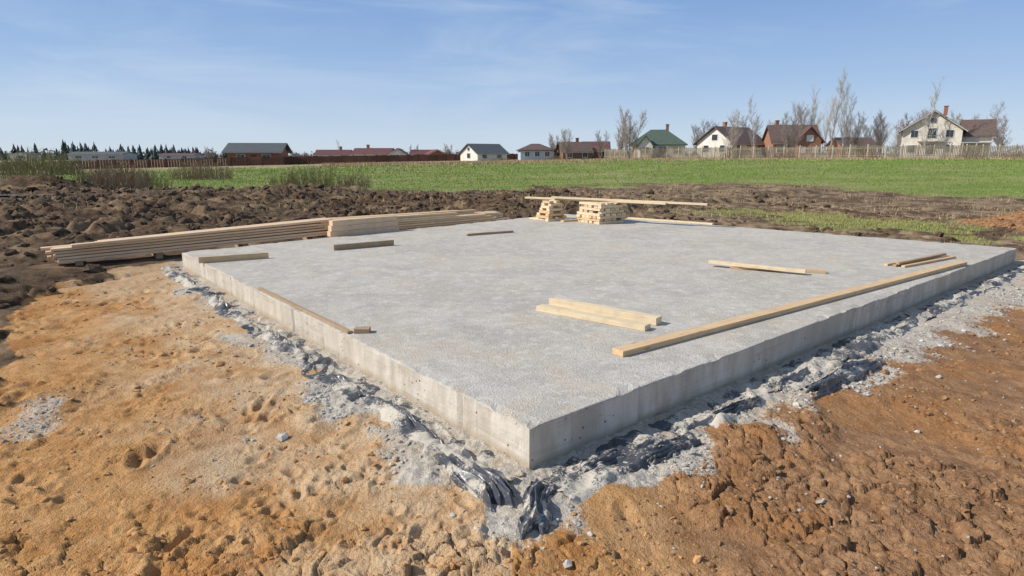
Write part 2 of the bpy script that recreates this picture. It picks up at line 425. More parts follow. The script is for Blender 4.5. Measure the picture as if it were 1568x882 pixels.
board('wooden_plank',(3.60,10.08),(4.97,9.66),T,T,.10,.05,M_wood)
board('wooden_plank',(3.32,10.28),(4.58,9.50),T+.052,T+.03,.11,.05,M_woodl)
board('wooden_plank',(-1.66,6.30),(-1.50,6.31),T,T,.11,.05,M_woodd)
board('wooden_plank',(-3.52,8.46),(-1.70,6.27),T,T,.06,.022,M_woodd)
board('wooden_plank',(-5.42,10.58),(-4.42,11.12),T,T,.05,.105,M_wood)
board('wooden_plank',(-3.50,12.05),(-2.46,12.78),T,T,.05,.11,M_woodd)
board('wooden_plank',(-1.05,14.3),(.02,14.95),T,T,.07,.05,M_woodd)
ls=empty('lath_pile')
for i,(o1,o2,zz) in enumerate([(0,0,0),(.09,.06,0),(.18,.16,0),(.06,.10,.04)]):
    board('lath_%d'%i,(6.50-o1,10.15+o1),(8.05-o2*1.1,11.15+o2),T+zz,T+zz,.06,.035,M_woodd if i%2 else M_wood,ls)
board('wooden_plank',(3.42,18.25),(5.40,16.62),T,T,.12,.045,M_woodl)
def crib(name,c,layers,wid,ang,nl,taper=0):
    e=empty(name); z=T; k=0
    for i in range(layers):
        th_=.07
        A=ang+(math.pi/2 if i%2 else 0)+random.uniform(-.05,.05)
        wd=wid*(1-taper*i/layers)
        le=wd*random.uniform(.9,1.12); n=max(1,round(wd*.9/.15)) if nl is None else nl
        for j in range(n):
            of=(j-(n-1)/2)*(wd*.85/max(1,n-1)) if n>1 else 0
            if i%3==1 and n>3 and j in(1,): continue
            dx,dy=math.cos(A),math.sin(A); jx=random.uniform(-.05,.05)
            cx=c[0]-dy*of+dx*jx; cy=c[1]+dx*of+dy*jx
            board('timber_%d'%k,(cx-dx*le/2,cy-dy*le/2),(cx+dx*le/2,cy+dy*le/2),z,z,.14,th_-.003,random.choice([M_woodl,M_wood,M_woodl]),e); k+=1
        z+=th_
    return z
z1=crib('timber_crib',(1.12,17.9),8,.60,.6,2,.5)
z2=crib('timber_crib',(2.50,17.35),8,.95,.6,None,.12)
zt=max(z1,z2)
board('long_plank',(.42,18.75),(4.05,16.35),zt+.002,zt+.002,.15,.05,M_woodl)
board('long_plank',(1.15,18.05),(5.0,15.95),zt+.055,zt+.012,.14,.05,M_woodl)
board('wooden_plank',(.55,18.2),(1.0,17.75),T,T,.13,.045,M_woodl)
board('wooden_plank',(1.4,17.35),(2.0,17.75),T,T,.13,.05,M_wood)
st=empty('lumber_stack'); k=0
d1=np.array([4.26,3.4]); d1/=np.linalg.norm(d1); n1_=np.array([-d1[1],d1[0]])
for lay in range(5):
    for j in range(3):
        off=j*.16+random.uniform(-.02,.02); s0=random.uniform(-.02,.28); s1=random.uniform(-.3,.4)
        a=np.array([-8.66,11.3])+d1*s0+n1_*off; b=np.array([-4.0,15.0])+d1*s1+n1_*off
        board('board_%d'%k,a,b,.17+lay*.056,.30+lay*.062,.15,.045,random.choice([M_woods,M_wood,M_woods]),st); k+=1
for j in range(3):
    a=np.array([-8.2,11.62])+d1*random.uniform(-.3,.6)+n1_*(j*.16); b=np.array([-4.3,14.75])+n1_*j*.16
    board('board_%d'%k,a,b,.17+5*.056,.30+5*.062,.15,.05,M_woods,st); k+=1
d2=np.array([4.3,4.0]); d2/=np.linalg.norm(d2); n2_=np.array([-d2[1],d2[0]])
for lay in range(6):
    for j in range(4):
        off=j*.16+random.uniform(-.02,.02)+.05
        a=np.array([-4.5,14.55])+d2*random.uniform(-.1,.3)+n2_*off; b=np.array([-.1,18.65])-d2*(lay*.25*random.uniform(0,2.2))+n2_*off
        board('board_%d'%k,a,b,.28+lay*.06,.26+lay*.055,.15,.048,random.choice([M_woods,M_wood,M_woods,M_woodl]),st); k+=1
for f in(.10,.35,.66,.95):
    c=np.array([-8.66,11.3])+d1*f*5.4; board('bearer_%d'%k,c-n1_*.06,c+n1_*.6,.03+f*.12,.03+f*.12,.12,.13,M_woodd,st); k+=1
st2=empty('timber_bundle')
for lay in range(3):
    board('beam_%d'%lay,(-4.22+.03*lay,14.22),(-2.85-.03*lay,15.42),.30+lay*.125,.30+lay*.125,.17,.122,M_woods,st2)

# ------------------------------------------------------------------ foil
def ridged(x,y,seed): return 1-np.abs(perlin(x,y,seed))*2.2
def foil(name,A,B,nn,s0,s1,prof,seed,wamp=.08,mat=None,hb=.1,zo=0):
    le=s1-s0; ns=int(le/.018); d=(B-A)/np.linalg.norm(B-A)
    S=np.linspace(s0,s1,ns); q=np.linspace(0,1,30); SS,QQ=np.meshgrid(S,q,indexing='ij')
    offs=np.interp(QQ,prof[0],prof[1]); hgt=np.interp(QQ,prof[0],prof[2])
    wav=fbm(SS*.9,SS*0,3,seed)*wamp+perlin(SS*3.1,QQ,seed+1)*.035
    offs=offs+wav*QQ
    hk=hb+1.2*ss(fbm(SS*1.1,SS*0+3,3,seed+2)*1.6+.45)
    x=A[0]+d[0]*SS+nn[0]*offs; y=A[1]+d[1]*SS+nn[1]*offs
    z=H(x.ravel(),y.ravel()).reshape(x.shape)-.014+zo+hgt*hk+.024*ridged(SS*3,QQ*2.2+SS,seed+3)*ss(QQ*3)+.004*ridged(SS*9,QQ*4,seed+4)*ss(QQ*3)
    i=np.arange(x.size).reshape(x.shape)
    Fq=np.stack([i[:-1,:-1],i[:-1,1:],i[1:,1:],i[1:,:-1]],-1).reshape(-1,4)
    return np_mesh(name,np.stack([x.ravel(),y.ravel(),z.ravel()],-1),Fq,mat or M_foil,True)
nNR=np.array([.642,-.767]); nLN=np.array([-.772,-.636])
foil('plastic_foil_sheet',N,L,nLN,.1,10.3,([0,.40,.58,.70,.84,1],[.0,.17,.24,.28,.35,.44],[.012,.012,.03,.05,.025,-.03]),301,.10)
# upturned curled edge of the sheet, a thin dark line along the left wall
foil('plastic_foil_edge',N,L,nLN,.25,9.9,([0,.3,.5,.7,1],[.19,.225,.25,.275,.31],[-.03,.05,.085,.05,-.03]),301,.10,M_foilc,-.25,.004)
foil('plastic_foil_sheet',N,R,nNR,-.05,5.0,([0,.3,.5,.7,.85,1],[.0,.12,.24,.34,.42,.50],[.0,.01,.035,.03,.045,-.03]),311,.16)
foil('plastic_foil_edge',N,R,nNR,.2,12.6,([0,.3,.5,.7,1],[.22,.27,.31,.35,.40],[-.04,.03,.06,.03,-.04]),317,.22,M_foilc,-.35,.0)
foil('plastic_foil_sheet',N,R,nNR,5.0,13.2,([0,.3,.55,.7,1],[.0,.12,.22,.30,.42],[.0,.0,.04,.04,-.03]),321,.16)
def flap(name,c,ang,le,wd,seed,lift=.05,mat=None):
    u=np.linspace(-1,1,80); U,Vv=np.meshgrid(u,u,indexing='ij')
    ed=1+.35*perlin(U*1.0,Vv*1.8,seed)
    lx=U*le/2*ed; ly=Vv*wd/2*(1+.45*perlin(Vv*.8+5,U*1.5,seed+1))+.03*perlin(U*1.2,Vv*0+3,seed+7)
    x=c[0]+lx*math.cos(ang)-ly*math.sin(ang); y=c[1]+lx*math.sin(ang)+ly*math.cos(ang)
    z0=H(x.ravel(),y.ravel()).reshape(x.shape); z0=z0*.35+np.maximum(z0.mean(),z0-.02)*.65 if le<.9 else z0
    # long creases running down the sheet
    z=z0+lift*(1-np.abs(Vv)**2)*(.6+.6*perlin(U*1.0,Vv,seed+2))+.030*ridged(Vv*2.4+.5*U,U*.7,seed+3)+.006*perlin(U*3,Vv*4,seed+4)+.006
    z=z-.07*ss((np.maximum(np.abs(U),np.abs(Vv))-.82)/.18)
    i=np.arange(x.size).reshape(x.shape)
    Fq=np.stack([i[:-1,:-1],i[1:,:-1],i[1:,1:],i[:-1,1:]],-1).reshape(-1,4)
    return np_mesh(name,np.stack([x.ravel(),y.ravel(),z.ravel()],-1),Fq,mat or M_foilc,True)
flap('plastic_foil_sheet',(-.26,3.86),math.radians(-57),.78,.26,401,.05)
flap('plastic_foil_sheet',(.15,3.50),math.radians(80),.56,.20,411,.06)
flap('plastic_foil_sheet',(3.30,5.83),math.radians(38),1.4,.24,421,.07)
flap('plastic_foil_sheet',(1.15,4.27),math.radians(35),.60,.16,431,.03)
flap('plastic_foil_sheet',(.62,4.05),math.radians(42),.45,.13,441,.03)
flap('plastic_foil_sheet',(1.95,5.02),math.radians(40),.7,.12,451,.03)

# ------------------------------------------------------------------ scattered stones and clods
phi=(1+5**.5)/2
ICO=np.array([(-1,phi,0),(1,phi,0),(-1,-phi,0),(1,-phi,0),(0,-1,phi),(0,1,phi),(0,-1,-phi),(0,1,-phi),(phi,0,-1),(phi,0,1),(-phi,0,-1),(-phi,0,1)])/math.sqrt(1+phi*phi)
ICF=np.array([(0,11,5),(0,5,1),(0,1,7),(0,7,10),(0,10,11),(1,5,9),(5,11,4),(11,10,2),(10,7,6),(7,1,8),(3,9,4),(3,4,2),(3,2,6),(3,6,8),(3,8,9),(4,9,5),(2,4,11),(6,2,10),(8,6,7),(9,8,1)])
def scatter(name,P,size,mat,flat=.7,sink=.2):
    n=len(P)
    q=rng.normal(size=(n,4)); q/=np.linalg.norm(q,axis=1)[:,None]; w,x,y,z=q.T
    Rm=np.stack([np.stack([1-2*(y*y+z*z),2*(x*y-w*z),2*(x*z+w*y)],-1),np.stack([2*(x*y+w*z),1-2*(x*x+z*z),2*(y*z-w*x)],-1),np.stack([2*(x*z-w*y),2*(y*z+w*x),1-2*(x*x+y*y)],-1)],1)
    sc=rng.uniform(.55,1.25,(n,1,3)); V=ICO[None]*sc*(1+rng.uniform(-.28,.28,(n,12,1)))
    V=np.einsum('nij,nkj->nki',Rm,V)*size[:,None,None]; V[:,:,2]*=flat
    z=H(P[:,0],P[:,1])
    V+=np.column_stack([P,z+size*sink])[:,None,:]
    Fa=(ICF[None]+(np.arange(n)*12)[:,None,None]).reshape(-1,3)
    return np_mesh(name,V.reshape(-1,3),Fa,mat)
def pick(n,xr,yr,prob):
    x=rng.uniform(*xr,n); y=rng.uniform(*yr,n); m=masks(x,y); p=prob(x,y,m)
    k=rng.uniform(size=n)<p; return np.column_stack([x[k],y[k]])
P=pick(150000,(-6.8,11.5),(2.6,13.2),lambda x,y,m:((m['sd']>.03)*(m['front']<2.2)*(m['back']<.4))*np.clip(m['grav']*ss((fbm(x*1.4,y*1.4,3,501)+.10)/.4)*.8*ss((m['front']-.40)/.2)+.035*np.exp(-m['front']*1.1)+.09*m['grav']*ss((m['front']-.2)/.2),0,1)*np.clip(7/np.hypot(x,y),.4,1))
scatter('gravel',P,np.clip(rng.lognormal(math.log(.012),.48,len(P)),.005,.045),M_grav)
P=pick(26000,(-9,11.5),(1.8,13),lambda x,y,m:(m['front']>.6)*(m['dark']<.5)*(.006+.085*(x>.5)))
scatter('pebbles',P,np.clip(rng.lognormal(math.log(.008),.45,len(P)),.004,.025),M_grav)
P=pick(9000,(-5.3,-3.4),(4.0,6.2),lambda x,y,m:m['grav']*.3*(m['front']>1.5))
if len(P): scatter('gravel',P,np.clip(rng.lognormal(math.log(.010),.4,len(P)),.005,.028),M_grav)
P=pick(40000,(-7.5,1.2),(1.8,11),lambda x,y,m:(m['front']>.5)*(m['dark']<.4)*(.03+.26*ss((fbm(x*1.1,y*1.1,3,511)-.08)/.2)+.3*ss((3.7-y)/.7))*(1-m['grav']))
scatter('clay_clods',P,np.clip(rng.lognormal(math.log(.009),.6,len(P)),.003,.045),M_clodo,.7,.05)
P=pick(60000,(0,11),(1.8,11),lambda x,y,m:(m['dNR']>.7)*(.05+.34*ss((fbm(x*.8+4,y*.8,3,74)+.05)/.2)+.2*ss((4.6-y)/1.2)))
scatter('clay_clods',P,np.clip(rng.lognormal(math.log(.010),.6,len(P)),.003,.045),M_clodr,.7,.05)
P=pick(80000,(-24,14),(3,34),lambda x,y,m:m['dark']*(1-m['grass'])*(1-m['patch'])*(m['back']>-.0+(-9)*(x<-3))*.22*(.3+.7*ss((6-x)/6))*(segd(x,y,(-9.3,10.8),(-4.4,14.9))>.7)*(segd(x,y,(-4.4,14.9),(.3,19.2))>.7)*(.25+.75*ss(fbm(x*.35+3,y*.35,3,91)+.45)))
scatter('soil_clods',P,np.clip(rng.lognormal(math.log(.040),.65,len(P)),.012,.20)*np.clip(np.hypot(P[:,0],P[:,1])/14,.4,1.25),M_clodd,.7,.1)
P=pick(9000,(13,19),(14.5,21),lambda x,y,m:m['mound']*.5)
scatter('clay_clods',P,np.clip(rng.lognormal(math.log(.03),.5,len(P)),.01,.12),M_clodr,.7,.1)
scatter('concrete_rubble',np.array([[-.02,3.80],[.05,3.86],[.45,4.08],[-.3,4.05],[.3,3.72],[2.4,5.6]]),np.array([.055,.035,.03,.03,.03,.035]),M_cs,.6,.4)

# ------------------------------------------------------------------ grass
def blades(name,P,h,wd,mat,lean=.5,zoff=0):
    n=len(P); z=H(P[:,0],P[:,1])+zoff; a=rng.uniform(0,2*np.pi,n); b=rng.uniform(0,2*np.pi,n)
    V=np.zeros((n,3,3)); dx=np.cos(a)*wd/2; dy=np.sin(a)*wd/2
    V[:,0]=np.column_stack([P[:,0]-dx,P[:,1]-dy,z]); V[:,1]=np.column_stack([P[:,0]+dx,P[:,1]+dy,z])
    l=h*lean*rng.uniform(0,1,n); V[:,2]=np.column_stack([P[:,0]+np.cos(b)*l,P[:,1]+np.sin(b)*l,z+h])
    return np_mesh(name,V.reshape(-1,3),np.arange(n*3).reshape(n,3),mat)
def leafmat(name,a,b,scale=.6):
    t=NT(name); v=t.coord(); n=t.noise(v,scale,4,.6); f=t.noise(v,14,2)
    c=t.mix(t.mr(n,.3,.7),a,b); c=t.mix(t.mr(f,.35,.7,0,.5),c,tuple(q*1.5 for q in b))
    return t.fin(c,.8)
M_gr=leafmat('meadow_grass',(.115,.175,.035),(.22,.28,.07),.35)
M_gd=leafmat('dry_grass',(.27,.20,.11),(.40,.31,.18),2)
u=rng.uniform(size=150000); yy=28*(120/28)**u; xx=yy*rng.uniform(-.95,.95,len(u)); mm=masks(xx,yy)
kk=rng.uniform(size=len(u))<mm['grass']*(1-.7*mm['dry'])*(1-.5*mm['dryspots']); P=np.column_stack([xx[kk],yy[kk]])
blades('grass',P,rng.uniform(.05,.14,len(P))*np.clip(P[:,1]/50,.7,1.6),.03*P[:,1]/40,M_gr)
P=pick(110000,(4,19),(12.5,30),lambda x,y,m:m['patch']*.55*(m['sd']>.05))
blades('grass',P,rng.uniform(.03,.10,len(P)),.02,leafmat('patch_grass',(.18,.19,.05),(.32,.31,.11),1.2))
P=pick(60000,(-24,26),(20,44),lambda x,y,m:m['dark']*(1-m['grass'])*ss((fbm(x*.5,y*.5,3,601)-.05)/.2)*.45)
blades('dry_grass',P,rng.uniform(.05,.22,len(P)),.03,M_gd)
u=rng.uniform(size=60000); yy=85*(140/85)**u; xx=yy*rng.uniform(-.3,.95,len(u)); P=np.column_stack([xx,yy])
P=P[rng.uniform(size=len(P))<masks(xx,yy)['dry']*.9]
blades('dry_grass',P,rng.uniform(.15,.5,len(P)),.10,M_gd)

def stems(name,c,rad,n,h,mat,w=.012,spread=.35):
    z0=hz(*c); V=[];Fa=[]
    for i in range(n):
        a=random.uniform(0,2*math.pi); r=rad*math.sqrt(random.random()); x=c[0]+r*math.cos(a); y=c[1]+r*math.sin(a)*.6
        hh=h*random.uniform(.45,1)*(1-.4*(r/rad)**2); lx=random.gauss(0,spread)*hh*.6; ly=random.gauss(0,spread)*hh*.6
        z=z0-.1; p=[(x,y,z),(x+lx*.4,y+ly*.4,z+hh*.6),(x+lx,y+ly,z+hh)]
        i0=len(V); 
        for q,ww in zip(p,(w,w*.8,w*.2)): V+=[(q[0]-ww,q[1],q[2]),(q[0]+ww,q[1]+ww,q[2])]
        Fa+=[(i0,i0+1,i0+3,i0+2),(i0+2,i0+3,i0+5,i0+4)]
        for _ in range(2):
            f=random.uniform(.4,.9); q=[x+lx*f,y+ly*f,z+hh*f]; i0=len(V); a2=random.uniform(0,6.28); l2=hh*.22
            V+=[(q[0],q[1],q[2]-w),(q[0],q[1],q[2]+w),(q[0]+math.cos(a2)*l2,q[1]+math.sin(a2)*l2,q[2]+l2*.9)]; Fa+=[(i0,i0+1,i0+2)]
    return pymesh(name,V,Fa,mat)
M_stem=simple('dry_stem',(.34,.235,.145),.9,.3,2); M_stemg=simple('olive_stem',(.31,.28,.12),.9,.3,2)
stems('dry_weeds',(-24.3,32.2),2.3,330,1.5,M_stemg,.014,.5)
stems('dry_weeds',(-21.2,33.5),1.9,300,2.1,M_stem,.012,.25)
stems('dry_weeds',(-24.2,42),1.4,170,1.7,M_stemg,.014)
stems('dry_weeds',(-28.5,58),2.8,280,2.4,M_stem,.016)
stems('dry_weeds',(-12.6,40),2.0,220,1.9,M_stemg,.014)
stems('dry_weeds',(-10.2,41),1.0,90,1.5,M_stem,.014)
stems('dry_weeds',(-33,52),2,150,1.5,M_stem,.015)
stems('dry_weeds',(-30,36),2.4,180,1.2,M_stem,.014)
stems('dry_weeds',(-15.8,44),1.2,90,1.2,M_stemg,.014)

pv=[];nn_=28
for i in range(nn_):
    a=i/nn_*6.283; k=1+.25*math.sin(3*a)+.1*math.sin(7*a); pv.append((-21.6+1.9*k*math.cos(a),27.2+.5*k*math.sin(a),.0))
pz=max(hz(-21.6,27.2),hz(-20.6,27.2),hz(-22.6,27.2))+.05
tw=NT('puddle_water'); M_water=tw.fin((.25,.27,.28),.06)
pymesh('puddle',[(p[0],p[1],pz) for p in pv],[tuple(range(nn_))],M_water)

# ------------------------------------------------------------------ buildings
def mt(n,c,**k): return simple(n,c,**k)
W_white=mt('white_plaster',(.72,.68,.61),var=.08,scale=1); W_cream=mt('cream_plaster',(.70,.65,.56),var=.12,scale=.8)
W_blue=mt('blue_siding',(.42,.50,.57),var=.08); W_brick=mt('red_brick',(.33,.15,.095),var=.25,scale=6)
W_wood=mt('orange_timber',(.34,.18,.11),var=.25,scale=4); W_brown=mt('brown_timber',(.19,.12,.08),var=.3,scale=4)
W_grey=mt('grey_wall',(.40,.41,.42),var=.1)
R_slate=mt('slate_roof',(.10,.11,.115),rough=.6,var=.15); R_green=mt('green_roof',(.085,.12,.09),rough=.55,var=.2)
R_brown=mt('brown_roof',(.135,.095,.08),rough=.6,var=.2); R_maroon=mt('maroon_roof',(.145,.065,.062),rough=.6,var=.2)
R_red=mt('red_roof',(.24,.065,.055),rough=.6,var=.2)
M_frame=mt('window_frame',(.72,.72,.70),var=.03)
tg=NT('window_glass'); tg.b.inputs['Specular IOR Level'].default_value=.6; M_glass=tg.fin((.03,.037,.045),.08)
M_door=mt('door_brown',(.12,.06,.035)); M_fascia=mt('fascia',(.45,.42,.38),var=.05)

def house(name,cx,cy,w,d,ze,za,wall,roof,ridge='x',rot=0,wins=(),swins=(),door=None,chim=None,oh=.5,gab=None,extra=None,hip=False):
    zb=hz(cx,cy)-.3
    e=empty(name,(cx,cy,zb),rot); ze-=zb; za-=zb; a=w/2; b=d/2
    mb=MB()
    if hip:
        mb.box((0,0,ze/2),(w,d,ze))
        mb.make('walls',wall,e); r=MB(); A=a+oh; B=b+oh; rl=max(.6,(w-d)/2+.8); z0=ze-.05
        v=[(-A,-B,z0),(A,-B,z0),(A,B,z0),(-A,B,z0),(-rl,0,za),(rl,0,za)]
        r.v=v+[(-A,-B,z0-.2),(A,-B,z0-.2),(A,B,z0-.2),(-A,B,z0-.2)]
        r.f=[(0,1,5,4),(1,2,5),(2,3,4,5),(3,0,4),(6,9,8,7),(0,6,7,1),(1,7,8,2),(2,8,9,3),(3,9,6,0)]
        r.make('roof',roof,e)
    else:
        if ridge=='x': prof=[(-a,-b,0),(-a,b,0),(-a,b,ze),(-a,0,za-.15),(-a,-b,ze)]; mb.prism(prof,(w,0,0))
        else: prof=[(-a,-b,0),(a,-b,0),(a,-b,ze),(0,-b,za-.15),(-a,-b,ze)]; mb.prism(prof,(0,d,0))
        mb.make('walls',wall,e)
        r=MB(); th_=.22
        hw=b if ridge=='x' else a; sl=(za-ze)/hw; lo=ze-sl*oh; H2=hw+oh; Lh=(a if ridge=='x' else b)+oh
        for sg in(-1,1):
            pr=[(sg*.001,za),(sg*H2,lo),(sg*H2,lo+th_),(sg*.001,za+th_)]
            if ridge=='x': r.prism([(-Lh,q,z) for q,z in pr],(2*Lh,0,0))
            else: r.prism([(q,-Lh,z) for q,z in pr],(0,2*Lh,0))
        r.make('roof',roof,e)
        f=MB()
        if ridge=='x':
            for sg in(-1,1): f.box((0,sg*(H2+.03),lo+.08),(2*Lh-.1,.05,.18))
        else:
            for sg in(-1,1):
                f.prism([(0,-Lh-.04,za-.12),(sg*H2,-Lh-.04,lo-.12),(sg*H2,-Lh-.04,lo+.12),(0,-Lh-.04,za+.12)],(0,.035,0))
        f.make('fascia',M_fascia,e)
    fr=MB(); gl=MB()
    for(x,z,ww,hh) in wins:
        z-=zb; fr.box((x,-b-.03,z),(ww+.24,.10,hh+.24)); gl.box((x-ww*.26,-b-.10,z),(ww*.46,.06,hh)); gl.box((x+ww*.26,-b-.10,z),(ww*.46,.06,hh))
    for(sx,y,z,ww,hh) in swins:
        z-=zb; fr.box((sx*(a+.03),y,z),(.10,ww+.24,hh+.24)); gl.box((sx*(a+.10),y,z),(.06,ww,hh))
    if fr.v: fr.make('window_frames',M_frame,e); gl.make('windows',M_glass,e)
    if door is not None:
        dm=MB(); dm.box((door,-b-.04,.3+1.05),(1.0,.08,2.1)); dm.make('door',M_door,e)
    if chim is not None:
        c=MB(); c.box((chim,.4,za+.2),(.7,.7,1.8)); c.box((chim,.4,za+1.15),(.9,.9,.12)); c.make('chimney',W_brick,e)
    if extra: extra(e,zb,a,b)
    return e
house('brick_barn',-55.9,140,10.6,9,2.9,4.55,W_brick,R_slate,'x',math.radians(8),wins=[(-2.6,1.7,1.6,1.1),(2.6,1.7,1.6,1.1)],door=0,oh=.9)
house('small_cottage',-56.0,200,10,8,2.2,3.6,W_white,R_maroon,'x',.1,wins=[(-3,1.2,1.2,1.1),(0,1.2,1.2,1.1),(3,1.2,1.2,1.1)],chim=2)
house('small_cottage',-41.2,190,11,8,2.3,4.0,W_cream,R_maroon,'x',-.1,wins=[(-3,1.3,1.2,1.1),(2,1.3,1.2,1.1)],chim=-2)
house('small_cottage',-33.2,186,5.5,7,2.2,3.9,W_white,R_maroon,'y',.05,wins=[(0,1.4,1.3,1.2)])
house('small_cottage',-23.0,190,5.8,7,2.2,3.6,W_brick,R_red,'y',.3,wins=[(0,1.4,1.3,1.1)])
house('small_cottage',-29.0,210,8,7,2.3,3.7,W_white,R_maroon,'x',0,wins=[(-2,1.4,1.3,1.1),(2,1.4,1.3,1.1)])
house('white_cottage',-7.6,170,9.6,8,2.6,4.9,W_white,R_slate,'x',math.radians(38),wins=[(-2.6,1.9,1.4,1.1),(2.2,1.9,1.4,1.1)],swins=[(-1,0,2.0,1.3,1.2),(-1,0,3.7,.9,.8)])
house('blue_cottage',6.2,168,8.6,8,3.5,5.1,W_blue,R_brown,'x',.08,wins=[(-2.6,2.4,1.2,1.2),(0,2.4,1.2,1.2),(2.6,2.4,1.2,1.2)],hip=True)
house('brown_cottage',16.0,165,7.4,8,3.0,5.3,W_brown,R_brown,'x',.15,wins=[(-2,2.2,1.2,1.1),(2,2.2,1.2,1.1)],chim=1)
house('brown_cottage',22.5,170,6.4,8,3.4,5.5,W_brick,R_maroon,'x',-.1,wins=[(-1.5,2.5,1.2,1.1),(1.5,2.5,1.2,1.1)])
def ext8(e,zb,a,b):
    m_=MB(); m_.prism([(-4.4,-b-2.5,0),(-1.2,-b-2.5,0),(-1.2,-b-2.5,4.2-zb),(-2.8,-b-2.5,6.3-zb),(-4.4,-b-2.5,4.2-zb)],(0,2.49,0)); m_.make('entrance_bay',W_white,e)
    r=MB()
    for s in(-1,1): r.prism([(-2.8,-b-2.9,6.35-zb),(-2.8+s*2.1,-b-2.9,3.8-zb),(-2.8+s*2.1,-b-2.9,4.0-zb),(-2.8,-b-2.9,6.55-zb)],(0,3.2,0))
    r.make('bay_roof',R_green,e)
    g=MB(); g.box((-2.8,-b-2.56,3.2-zb),(1.4,.1,1.3)); g.make('bay_window',M_glass,e)
house('green_roof_house',34.4,150,12.0,10,4.6,8.0,W_white,R_green,hip=True,rot=math.radians(-12),wins=[(1.0,3.3,1.4,1.3),(4.2,3.3,1.4,1.3)],swins=[(-1,0,3.3,1.5,1.3)],chim=2,extra=ext8)
house('gabled_house',49.8,145,11.5,9.5,4.9,8.2,W_white,R_brown,'x',math.radians(35),wins=[(-3.6,3.6,1.3,1.3),(0,3.6,1.3,1.3),(3.6,3.6,1.3,1.3)],swins=[(-1,-2.2,3.6,1.2,1.3),(-1,2.2,3.6,1.2,1.3),(-1,0,6.0,1.4,1.2)],chim=-2,oh=.7)
def ext10(e,zb,a,b):
    m_=MB(); m_.prism([(-.2,-b-1.8,0),(4.4,-b-1.8,0),(4.4,-b-1.8,5.2-zb),(2.1,-b-1.8,7.7-zb),(-.2,-b-1.8,5.2-zb)],(0,1.79,0)); m_.make('timber_gable',W_wood,e)
    r=MB()
    for s in(-1,1): r.prism([(2.1,-b-2.3,7.8-zb),(2.1+s*2.9,-b-2.3,4.65-zb),(2.1+s*2.9,-b-2.3,4.9-zb),(2.1,-b-2.3,8.05-zb)],(0,4.2,0))
    r.make('gable_roof',R_maroon,e)
    g=MB(); g.box((2.1,-b-1.86,5.6-zb),(1.4,.1,1.3)); g.box((.9,-b-1.86,3.2-zb),(1.2,.1,1.3)); g.box((3.4,-b-1.86,3.2-zb),(1.2,.1,1.3)); g.make('gable_windows',M_frame,e)
house('timber_house',61.2,140,9.4,9,4.8,8.4,W_wood,R_brown,'x',math.radians(-8),wins=[(-3.2,3.4,1.3,1.3)],chim=-3,extra=ext10)
house('brown_cottage',80.0,150,7.8,7,4.3,6.0,W_wood,R_brown,'x',0,wins=[(-2,3.2,1.3,1.1),(2,3.2,1.3,1.1)])
def ext12(e,zb,a,b):
    m_=MB(); m_.prism([(a-.01,-b+2.2,0),(a-.01,b-.6,0),(a-.01,b-.6,6.2-zb),(a-.01,.8,8.9-zb),(a-.01,-b+2.2,6.2-zb)],(5.0,0,0)); m_.make('side_wing',W_cream,e)
    r=MB(); yc=.8; hw=b-1.4
    for s in(-1,1): r.prism([(a-.3,yc,9.0-zb),(a-.3,yc+s*(hw+.7),5.7-zb),(a-.3,yc+s*(hw+.7),5.95-zb),(a-.3,yc,9.25-zb)],(5.9,0,0))
    r.make('wing_roof',R_brown,e)
    f=MB(); g=MB()
    for x in(1.3,3.6):
        f.box((a+x,-b+2.16,3.3-zb),(1.7,.08,1.6)); g.box((a+x,-b+2.10,3.3-zb),(1.4,.06,1.3))
    f.make('wing_frames',M_frame,e); g.make('wing_windows',M_glass,e)
    p=MB(); p.box((a+2.5,-b+.9,4.6-zb),(5.0,2.4,.18)); 
    for x in(.3,2.5,4.8): p.box((a+x,-b-.15,2.25-zb),(.2,.2,4.5))
    p.make('porch',M_fascia,e)
    bl=MB(); bl.box((0,-b-.6,4.9-zb),(4.6,1.2,.15)); 
    for x in np.linspace(-2.25,2.25,10): bl.box((x,-b-1.15,5.45-zb),(.06,.06,.95))
    bl.box((0,-b-1.15,5.96-zb),(4.6,.07,.07)); bl.make('balcony',M_fascia,e)
house('cream_house',88.0,134,10.2,10,7.3,10.9,W_cream,R_brown,'y',math.radians(-32),wins=[(-3.3,3.4,1.3,1.4),(0,3.3,1.6,1.9),(3.3,3.4,1.3,1.4),(-3.0,6.4,1.2,1.3),(0,6.5,1.4,1.9),(3.0,6.4,1.2,1.3),(0,9.0,1.0,.9)],swins=[(-1,-2.5,3.4,1.3,1.4),(-1,2.5,3.4,1.3,1.4),(-1,0,6.4,1.3,1.4)],chim=2,oh=.8,extra=ext12)
house('industrial_shed',-200,310,26,12,2.6,3.6,W_grey,R_slate,'x',0,wins=[(-8,1.2,3,1),(0,1.2,3,1),(8,1.2,3,1)])
house('industrial_shed',-238,310,9,9,2.4,3.4,W_white,R_slate,'y',.2,wins=[(0,1.2,2,1)])
house('industrial_shed',-172,330,18,10,2.2,2.9,W_grey,R_maroon,'x',0,wins=[(-4,1.2,2,1),(4,1.2,2,1)])

